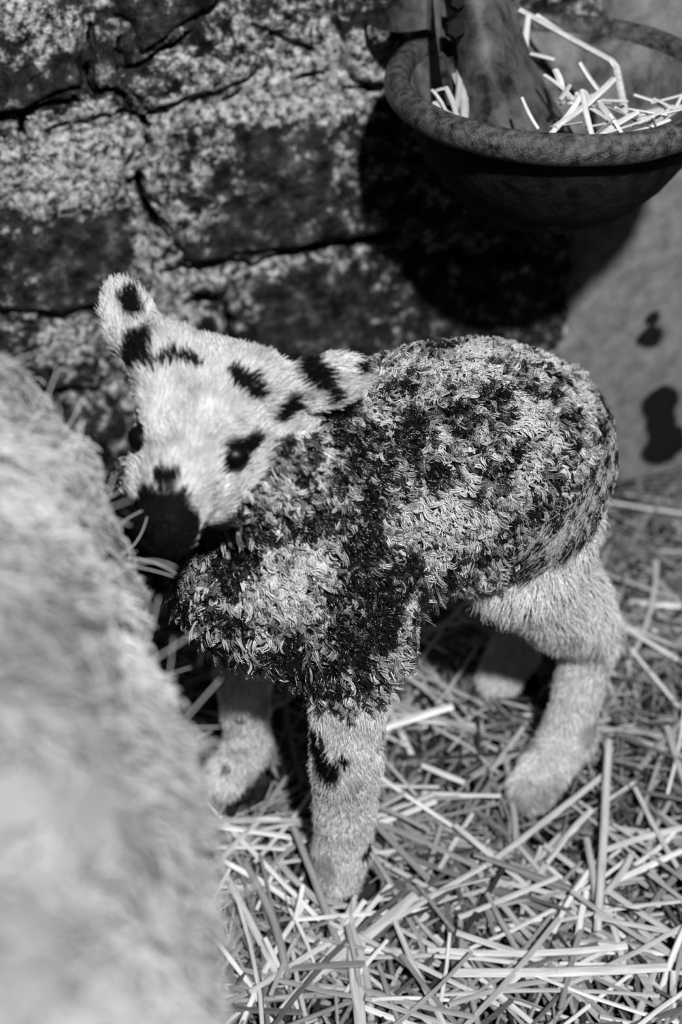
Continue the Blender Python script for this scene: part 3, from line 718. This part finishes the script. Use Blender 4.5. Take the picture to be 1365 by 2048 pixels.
# tapered iron plate standing in the bowl (upright divider), bent around its left edge
def sheet(name, rows, thick, mat, parent):
    # rows: list of lists of 3-D points (grid), given a thickness along the averaged normal
    G = np.array(rows, float); nr, nc, _ = G.shape
    du = np.gradient(G, axis=1); dv = np.gradient(G, axis=0); N = unit(np.cross(du, dv))
    V = np.concatenate([(G+N*thick/2).reshape(-1, 3), (G-N*thick/2).reshape(-1, 3)]); o = nr*nc; F = []
    for i in range(nr-1):
        for j in range(nc-1):
            a, b, c, d = i*nc+j, i*nc+j+1, (i+1)*nc+j+1, (i+1)*nc+j; F += [(a, b, c, d), (o+d, o+c, o+b, o+a)]
    for i in range(nr-1):
        for j in (0, nc-1): a, d = i*nc+j, (i+1)*nc+j; F.append((a, d, o+d, o+a) if j == 0 else (d, a, o+a, o+d))
    for j in range(nc-1):
        for i in (0, nr-1): a, b = i*nc+j, i*nc+j+1; F.append((b, a, o+a, o+b) if i == 0 else (a, b, o+b, o+a))
    ob = link(name, mesh_np(name, V, [tuple(f) for f in F]), mat, parent)
    ob.data.set_sharp_from_angle(angle=math.radians(40)); return ob
rows = []
for i in range(25):
    t = i/24                                              # 0 top .. 1 bottom
    y_mid = BC[1] + .085 - .105*t; py = -170 + 490*t; lx = 897 + 42*t; rx = 985 + 60*t + 135*t**2.2
    row = []
    for j in range(17):
        q = j/16; px = lx + (rx-lx)*q; bulge = .035*math.sin(math.pi*q)**.8 if q < 1 else 0
        p = at_y(px, py, y_mid + .030*(q-.5) - bulge); row.append(p)
    rows.append(row)
sheet('divider_plate', rows, .004, M_PLATE, bowl)
# slotted strap beside the plate, with two holes
def hole_strap():
    rows = []
    for i in range(13):
        t = i/12; row = []
        for j in range(5):
            q = j/4; row.append(at_y(868 + 40*q + 30*t*t, -120 + 330*t, BC[1]+.095-.11*t + .012*math.sin(q*3.14)))
        rows.append(row)
    sheet('strap', rows, .004, M_PLATE, bowl)
hole_strap()
for px, py, r, dy in ((911, 58, .0085, .002), (915, 4, .007, .014)):
    p = at_y(px, py, BC[1]+dy); c = bpy.data.meshes.new('bolt'); bm = bmesh.new()
    bmesh.ops.create_cone(bm, cap_ends=True, segments=6, radius1=r, radius2=r*.8, depth=.012); bm.to_mesh(c); bm.free()
    o = link('bolt', c, M_SHADED_IRON, bowl); o.matrix_basis = Matrix.Translation(Vector(p)) @ Vector((0, -1, .45)).to_track_quat('Z', 'Y').to_matrix().to_4x4()  # bolt heads coloured black to paint the darkness of holes
# curled bracket that holds the bowl to the stones
def bracket():
    # a curled lip (front sheet) and a back sheet coloured black to paint the shaded hollow
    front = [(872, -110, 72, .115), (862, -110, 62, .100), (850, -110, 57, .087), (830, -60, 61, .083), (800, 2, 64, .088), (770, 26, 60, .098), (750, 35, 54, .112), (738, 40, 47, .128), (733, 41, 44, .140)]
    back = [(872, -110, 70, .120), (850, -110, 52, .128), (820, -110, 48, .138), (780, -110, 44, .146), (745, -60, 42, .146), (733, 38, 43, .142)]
    for nm, prof, mat in (('bracket', front, M_PLATE), ('bracket_back', back, M_SHADED_IRON)):
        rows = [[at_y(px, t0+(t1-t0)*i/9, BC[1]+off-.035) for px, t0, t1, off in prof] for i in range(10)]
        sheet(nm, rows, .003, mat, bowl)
bracket()

# ------------------------------------------------------------------ straw
def stalk_geo(L, w, bend, kink, flat, seg=4, sides=6):
    V = []; F = []
    for i in range(seg+1):
        t = i/seg - .5; y = bend*math.sin(math.pi*(t+.5)) + kink*max(0, t)*L; ww = w*(1 - .18*abs(t))
        for s_ in range(sides):
            a = 2*math.pi*s_/sides; V.append((t*L, y + ww*.5*math.cos(a), ww*.5*flat*math.sin(a)))
    for i in range(seg):
        for s_ in range(sides):
            b = i*sides+s_; c = i*sides+(s_+1) % sides; F.append((b, c, c+sides, b+sides))
    F.append(tuple(range(sides-1, -1, -1))); F.append(tuple(seg*sides+k for k in range(sides)))
    return np.array(V), F
rs = random.Random(21)
LEGS = [(f[:2]+A(0, -.006), .024) for f in (FN, FF, HN, HF)] + [(A(x, y+.02), .06) for x, y in EFEET]
def clear_of_legs(x, y, ang, L):
    d = A(math.cos(ang), math.sin(ang)); a = A(x, y)-d*L/2
    for c, r in LEGS:
        t = min(max((c-a)@d, 0), L)
        if np.linalg.norm(a+d*t-c) < r: return False
    for e in (a, a+d*L):
        if e[1] > floor_wall_y(e[0])-.03: return False
    return True
def bed_z(x, y): return .006 + .012*float(fbm(np.array([[x, y, 0.]]), 6, 2, seed=70)[0])
variants = []
for k in range(14):
    V, F = stalk_geo(1.0, 1.0, rs.uniform(-.6, .6), 0, 1)
    variants.append(None)
# loose mass underneath: nobody could count it
def straw_mass(count, name, label):
    V, F, T = [], [], []; base = 0; made = 0
    while made < count:
        near = rs.random() < .78
        if near: x = rs.uniform(-.25, .60); y = rs.uniform(.50, 1.34) if rs.random() < .7 else rs.uniform(.95, 1.36)
        else: x = rs.uniform(-1.2, 1.2); y = rs.uniform(-.6, 1.5)
        L = rs.choice([rs.uniform(.02, .06), rs.uniform(.04, .11), rs.uniform(.08, .16)]); ang = rs.uniform(0, math.pi)
        if not clear_of_legs(x, y, ang, L): 
            if rs.random() < .9: continue
            L = .02
            if not clear_of_legs(x, y, ang, L): continue
        w = rs.uniform(.0016, .0042) if rs.random() < .8 else rs.uniform(.004, .0065)
        v, f = stalk_geo(L, w, rs.uniform(-.05, .05)*L, rs.uniform(-.1, .1), rs.uniform(.25, .8), 2, 5)
        tilt = rs.gauss(0, .09); roll = rs.uniform(-.6, .6)
        Mx = Matrix.Rotation(ang, 3, 'Z') @ Matrix.Rotation(tilt, 3, 'Y') @ Matrix.Rotation(roll, 3, 'X')
        v = v @ np.array(Mx).T; z = bed_z(x, y) + rs.uniform(-.006, .014); v += A(x, y, z); 
        V.append(v); F += [tuple(base+i for i in q) for q in f]; base += len(v)
        T.append(np.full(len(v), max(.03, min(.62, rs.gauss(.165, .145))))); made += 1
    me = mesh_np(name, np.concatenate(V), F, smooth=False); attr(me, 'tone', np.concatenate(T))
    tag(link(name, me, M_STRAW), label, 'straw', kind='stuff')
straw_mass(8200, 'straw_bedding', 'loose bed of short straw covering the barn floor')
# 300 stalks on top, one by one
WIDTH = {}
def one_stalk(name, p, q, w, tone, bend=0.0, flat=.6, lift=0.0):
    p = np.array(p); q = np.array(q); L = float(np.linalg.norm(q-p)); v, f = stalk_geo(L, w, bend*L, 0, flat, 4, 6)
    x = unit(q-p); y = unit(np.cross(A(0, 0, 1), x)); z = np.cross(x, y)
    me = mesh_np(name, v, f, smooth=False); attr(me, 'tone', np.clip(tone*(1+.0*v[:, 0]), 0, 1))
    o = link(name, me, M_STRAW); m4 = Matrix(np.stack([x, y, z], 1).tolist()).to_4x4(); m4.translation = Vector((p+q)/2); o.matrix_basis = m4; WIDTH[o.name] = w; return o
HERO = [((752,1462,.030),(906,1412,.045),.0085,.72,'short thick pale straw stub lying just behind the near front leg'),
        ((800,1440,.024),(965,1452,.026),.0055,.6,'pale straw lying under the thick stub, pointing at the hind leg'),
        ((405,1600,.028),(640,1840,.030),.0045,.75,'long thin bright straw slanting down from the ewe to the front hoof'),
        ((1218,1480,.045),(1196,1862,.030),.0065,.5,'long straight straw standing out below the hind hoof, pointing at the viewer'),
        ((905,1945,.032),(1335,1934,.034),.0085,.62,'long thick pale straw lying level across the lower right'),
        ((1050,1950,.026),(1180,1940,.026),.0085,.55,'broad straw piece half under the long level stalk'),
        ((975,1730,.028),(1210,1548,.034),.006,.5,'straw slanting up right to the hind hoof'),
        ((1215,1768,.026),(1365,1700,.030),.006,.62,'pale straw running off the right edge below the hind hoof'),
        ((715,1920,.026),(722,2060,.030),.009,.6,'broad pale straw split at its tip at the bottom edge'),
        ((590,1840,.034),(606,1770,.040),.004,.8,'short bright white straw stub beside the front hoof'),
        ((780,1845,.026),(990,1720,.026),.005,.45,'grey straw slanting up right between front and hind hooves'),
        ((560,1725,.026),(800,1700,.024),.004,.45,'straw lying level right behind the near front hoof'),
        ((845,1530,.026),(930,1565,.026),.006,.62,'short pale straw lying midway between front and hind legs'),
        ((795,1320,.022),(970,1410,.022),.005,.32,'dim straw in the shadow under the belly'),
        ((660,1845,.030),(1000,2010,.026),.0045,.5,'long straw slanting down right across the bottom centre'),
        ((690,1985,.026),(775,1880,.036),.0035,.6,'thin straw leaning up right at the bottom centre'),
        ((1260,1205,.022),(1362,1212,.024),.009,.6,'pale straw poking out level behind the hind leg'),
        ((1090,1690,.024),(1365,1880,.026),.006,.45,'long straw slanting down right to the right edge'),
        ((620,1960,.024),(830,1790,.028),.010,.42,'broad grey straw slanting up right in front of the front hoof'),
        ((435,1720,.026),(560,1960,.028),.006,.5,'grey straw slanting down right beside the ewe')]
for a, b, w, tn, lab in HERO:
    o = one_stalk('straw_stalk', at_z(*a), at_z(*b), w, tn, rs.uniform(-.02, .02)); tag(o, lab, 'straw', 'loose straw stalks on the floor')
made = 0; cands = []
while made < 280:
    px = rs.uniform(380, 1400); py = rs.uniform(1180, 2080) if rs.random() < .93 else rs.uniform(1000, 1300)
    c = at_z(px, py, .02); x, y = c[0], c[1]; ang = rs.uniform(0, math.pi); L = rs.uniform(.05, .17)
    if y > floor_wall_y(x)-.05 or not clear_of_legs(x, y, ang, L): continue
    d = A(math.cos(ang), math.sin(ang), 0)*L/2; z = bed_z(x, y)+rs.uniform(.008, .020); dz = rs.gauss(0, .006)
    o = one_stalk('straw_stalk', A(x, y, z-dz)-d, A(x, y, z+dz)+d, rs.uniform(.0028, .0062), max(.1, min(.7, rs.gauss(.40, .20))), rs.uniform(-.05, .05), rs.uniform(.35, .8))
    cands.append((o, px, py, L, d, o.data.attributes['tone'].data[0].value)); made += 1
def near_what(px, py):
    if py < 1180: return 'by the wall foot right of the hind leg' if px > 1200 else 'by the foot of the wall behind the lamb'
    if px < 560 and py < 1680: return 'beside the far front hoof'
    if px < 560: return 'next to the ewe at lower left' if py < 1860 else 'in the bottom left corner by the ewe'
    if px < 800 and py < 1560: return 'behind the near front leg'
    if px < 800 and py < 1730: return 'beside the near front shin'
    if px < 800: return 'just below the near front hoof' if py < 1900 else 'at the bottom edge left of centre'
    if px < 1050 and py < 1450: return 'under the belly'
    if px < 1050 and py < 1640: return 'midway between front and hind hooves'
    if px < 1050: return 'right of the near front hoof' if py < 1840 else 'at the bottom edge right of centre'
    if py < 1450: return 'right of the hind hock'
    if px < 1230: return 'at the near hind hoof' if py < 1680 else ('below the near hind hoof' if py < 1860 else 'under the long level stalk at lower right')
    return 'on the right edge beside the hind hoof' if py < 1640 else ('on the right edge below the hind hoof' if py < 1860 else 'in the bottom right corner')
for o, px, py, L, d, tn in cands:
    size = 'short' if L < .085 else ('long' if L > .13 else 'middling'); wd = 'thin' if WIDTH[o.name] < .0038 else ('broad' if WIDTH[o.name] > .0050 else 'narrow'); col = 'dark' if tn < .25 else ('bright' if tn > .47 else 'grey')
    ang = math.degrees(math.atan2(d[1]*.75, d[0])) % 180
    lie = 'lying level' if ang < 20 or ang > 160 else ('slanting up right' if ang < 70 else ('pointing wallward' if ang < 110 else 'slanting up left'))
    tag(o, '%s %s %s straw %s %s' % (size, wd, col, lie, near_what(px, py)), 'straw', 'loose straw stalks on the floor')
# straw in the bowl
BST = [((1040,20,.075),(1232,128,.02),.008),((1232,128,.02),(1252,228,-.02),.008),((1058,28,.06),(1052,104,.05),.007),((1075,30,.08),(1150,82,.05),.006),((1062,108,.03),(1110,120,.02),.007),
       ((1110,255,-.085),(1228,158,-.03),.009),((1200,272,-.09),(1275,225,-.06),.008),((1275,232,-.06),(1375,212,-.03),.008),((1160,125,.0),(1205,190,-.01),.007),((1112,140,-.01),(1125,180,-.03),.008),
       ((1100,270,-.09),(1165,185,-.05),.007),((1185,190,-.03),(1240,255,-.06),.008),((1268,190,-.02),(1350,215,-.02),.006),((1045,195,-.07),(1078,258,-.09),.004),((1165,180,-.05),(1185,270,-.09),.006),
       ((1140,170,-.04),(1120,200,-.05),.006),((1310,250,-.07),(1330,225,-.05),.008),((1225,245,-.07),(1180,215,-.05),.006),((1250,270,-.09),(1340,240,-.07),.005),((1150,200,-.05),(1090,150,-.02),.005),
       ((928,245,-.06),(912,150,.01),.010),((905,240,-.06),(918,130,.02),.007),((925,245,-.06),(868,205,-.04),.006),((870,185,-.03),(885,225,-.05),.005),((895,230,-.06),(865,180,-.03),.004),((915,235,-.06),(893,175,-.02),.006),((872,182,-.02),(896,176,-.01),.005)]
BST2 = []
for _ in range(26):
    x = rs.uniform(1120, 1350); y = rs.uniform(190, 262); a = rs.uniform(0, 6.28); l = rs.uniform(20, 55); q = -.06+.05*(230-y)/60
    BST2.append(((x-l*math.cos(a), y-l*.5*math.sin(a), q), (x+l*math.cos(a), y+l*.5*math.sin(a), q+rs.uniform(-.02, .02)), rs.uniform(.003, .006)))
def bent_stalk(name, pts, w):
    V = []; F = []; P = np.array(pts); n = len(P); sides = 6
    for i in range(n):
        d = unit(P[min(i+1, n-1)]-P[max(i-1, 0)]); y = unit(np.cross(A(0, 0, 1), d)); z = np.cross(d, y)
        for k in range(sides): a = 2*math.pi*k/sides; V.append(P[i] - P.mean(0) + y*w*.5*math.cos(a) + z*w*.35*math.sin(a))
    for i in range(n-1):
        for k in range(sides): b = i*sides+k; c = i*sides+(k+1) % sides; F.append((b, c, c+sides, b+sides))
    F.append(tuple(range(sides-1, -1, -1))); F.append(tuple((n-1)*sides+k for k in range(sides)))
    me = mesh_np(name, np.array(V), F, smooth=False); attr(me, 'tone', np.full(len(V), .58)); o = link(name, me, M_STRAW); o.location = tuple(P.mean(0)); return o
tag(bent_stalk('straw_stalk', [at_y(1040, 20, BC[1]+.075), at_y(1136, 74, BC[1]+.05), at_y(1224, 122, BC[1]+.022), at_y(1234, 134, BC[1]+.018), at_y(1243, 180, BC[1]), at_y(1252, 228, BC[1]-.02)], .0058),
    'long pale straw with a sharp bend lying across the top of the bowl', 'straw', 'straw stalks in the feed bowl')
for k, (a, b, w) in enumerate(BST + BST2):
    if k < 2: continue
    p = at_y(a[0], a[1], BC[1]+a[2]); q = at_y(b[0], b[1], BC[1]+b[2])
    for e in (p, q):
        r = e[:2]-BC[:2]; n = np.linalg.norm(r)
        lim = R_-.026
        if n > lim and e[2] < BZ+.01: e[:2] = BC[:2]+r/n*lim
        e[2] = max(e[2], BZ-.085)
    if 20 <= k < len(BST): lab = ['widest upright straw of the tuft left of the divider plate', 'tall thin straw behind the tuft left of the divider plate', 'slanting straw of the tuft, left of the divider plate', 'short leftmost straw of the tuft by the divider plate', 'thin low straw of the tuft by the divider plate', 'straw leaning left in the tuft by the divider plate', 'straw lying across the top of the tuft left of the plate'][k-20]
    else:
        dx, dy = b[0]-a[0], a[1]-b[1]
        if dx < 0: dx, dy = -dx, -dy
        g = dy/max(dx, 1); lie = 'nearly level' if abs(g) < .25 else ('upright' if abs(g) > 2 else ('slanting up right' if g > 0 else 'slanting down right'))
        ln = math.hypot(dx, dy); mx = (a[0]+b[0])/2; pos = 'against the divider plate' if mx < 1140 else ('in the middle of the heap' if mx < 1240 else 'at the right side of the bowl')
        lab = '%s %s straw %s, %s' % ('thick' if w > .0065 else ('thin' if w < .0046 else 'pale'), 'long' if ln > 95 else ('short' if ln < 55 else 'medium'), lie, pos + (' near the rim' if (a[1]+b[1])/2 > 215 else ''))
    tag(one_stalk('straw_stalk', p, q, w*.72, rs.uniform(.4, .68), rs.uniform(-.05, .05)), lab, 'straw', 'straw stalks in the feed bowl')
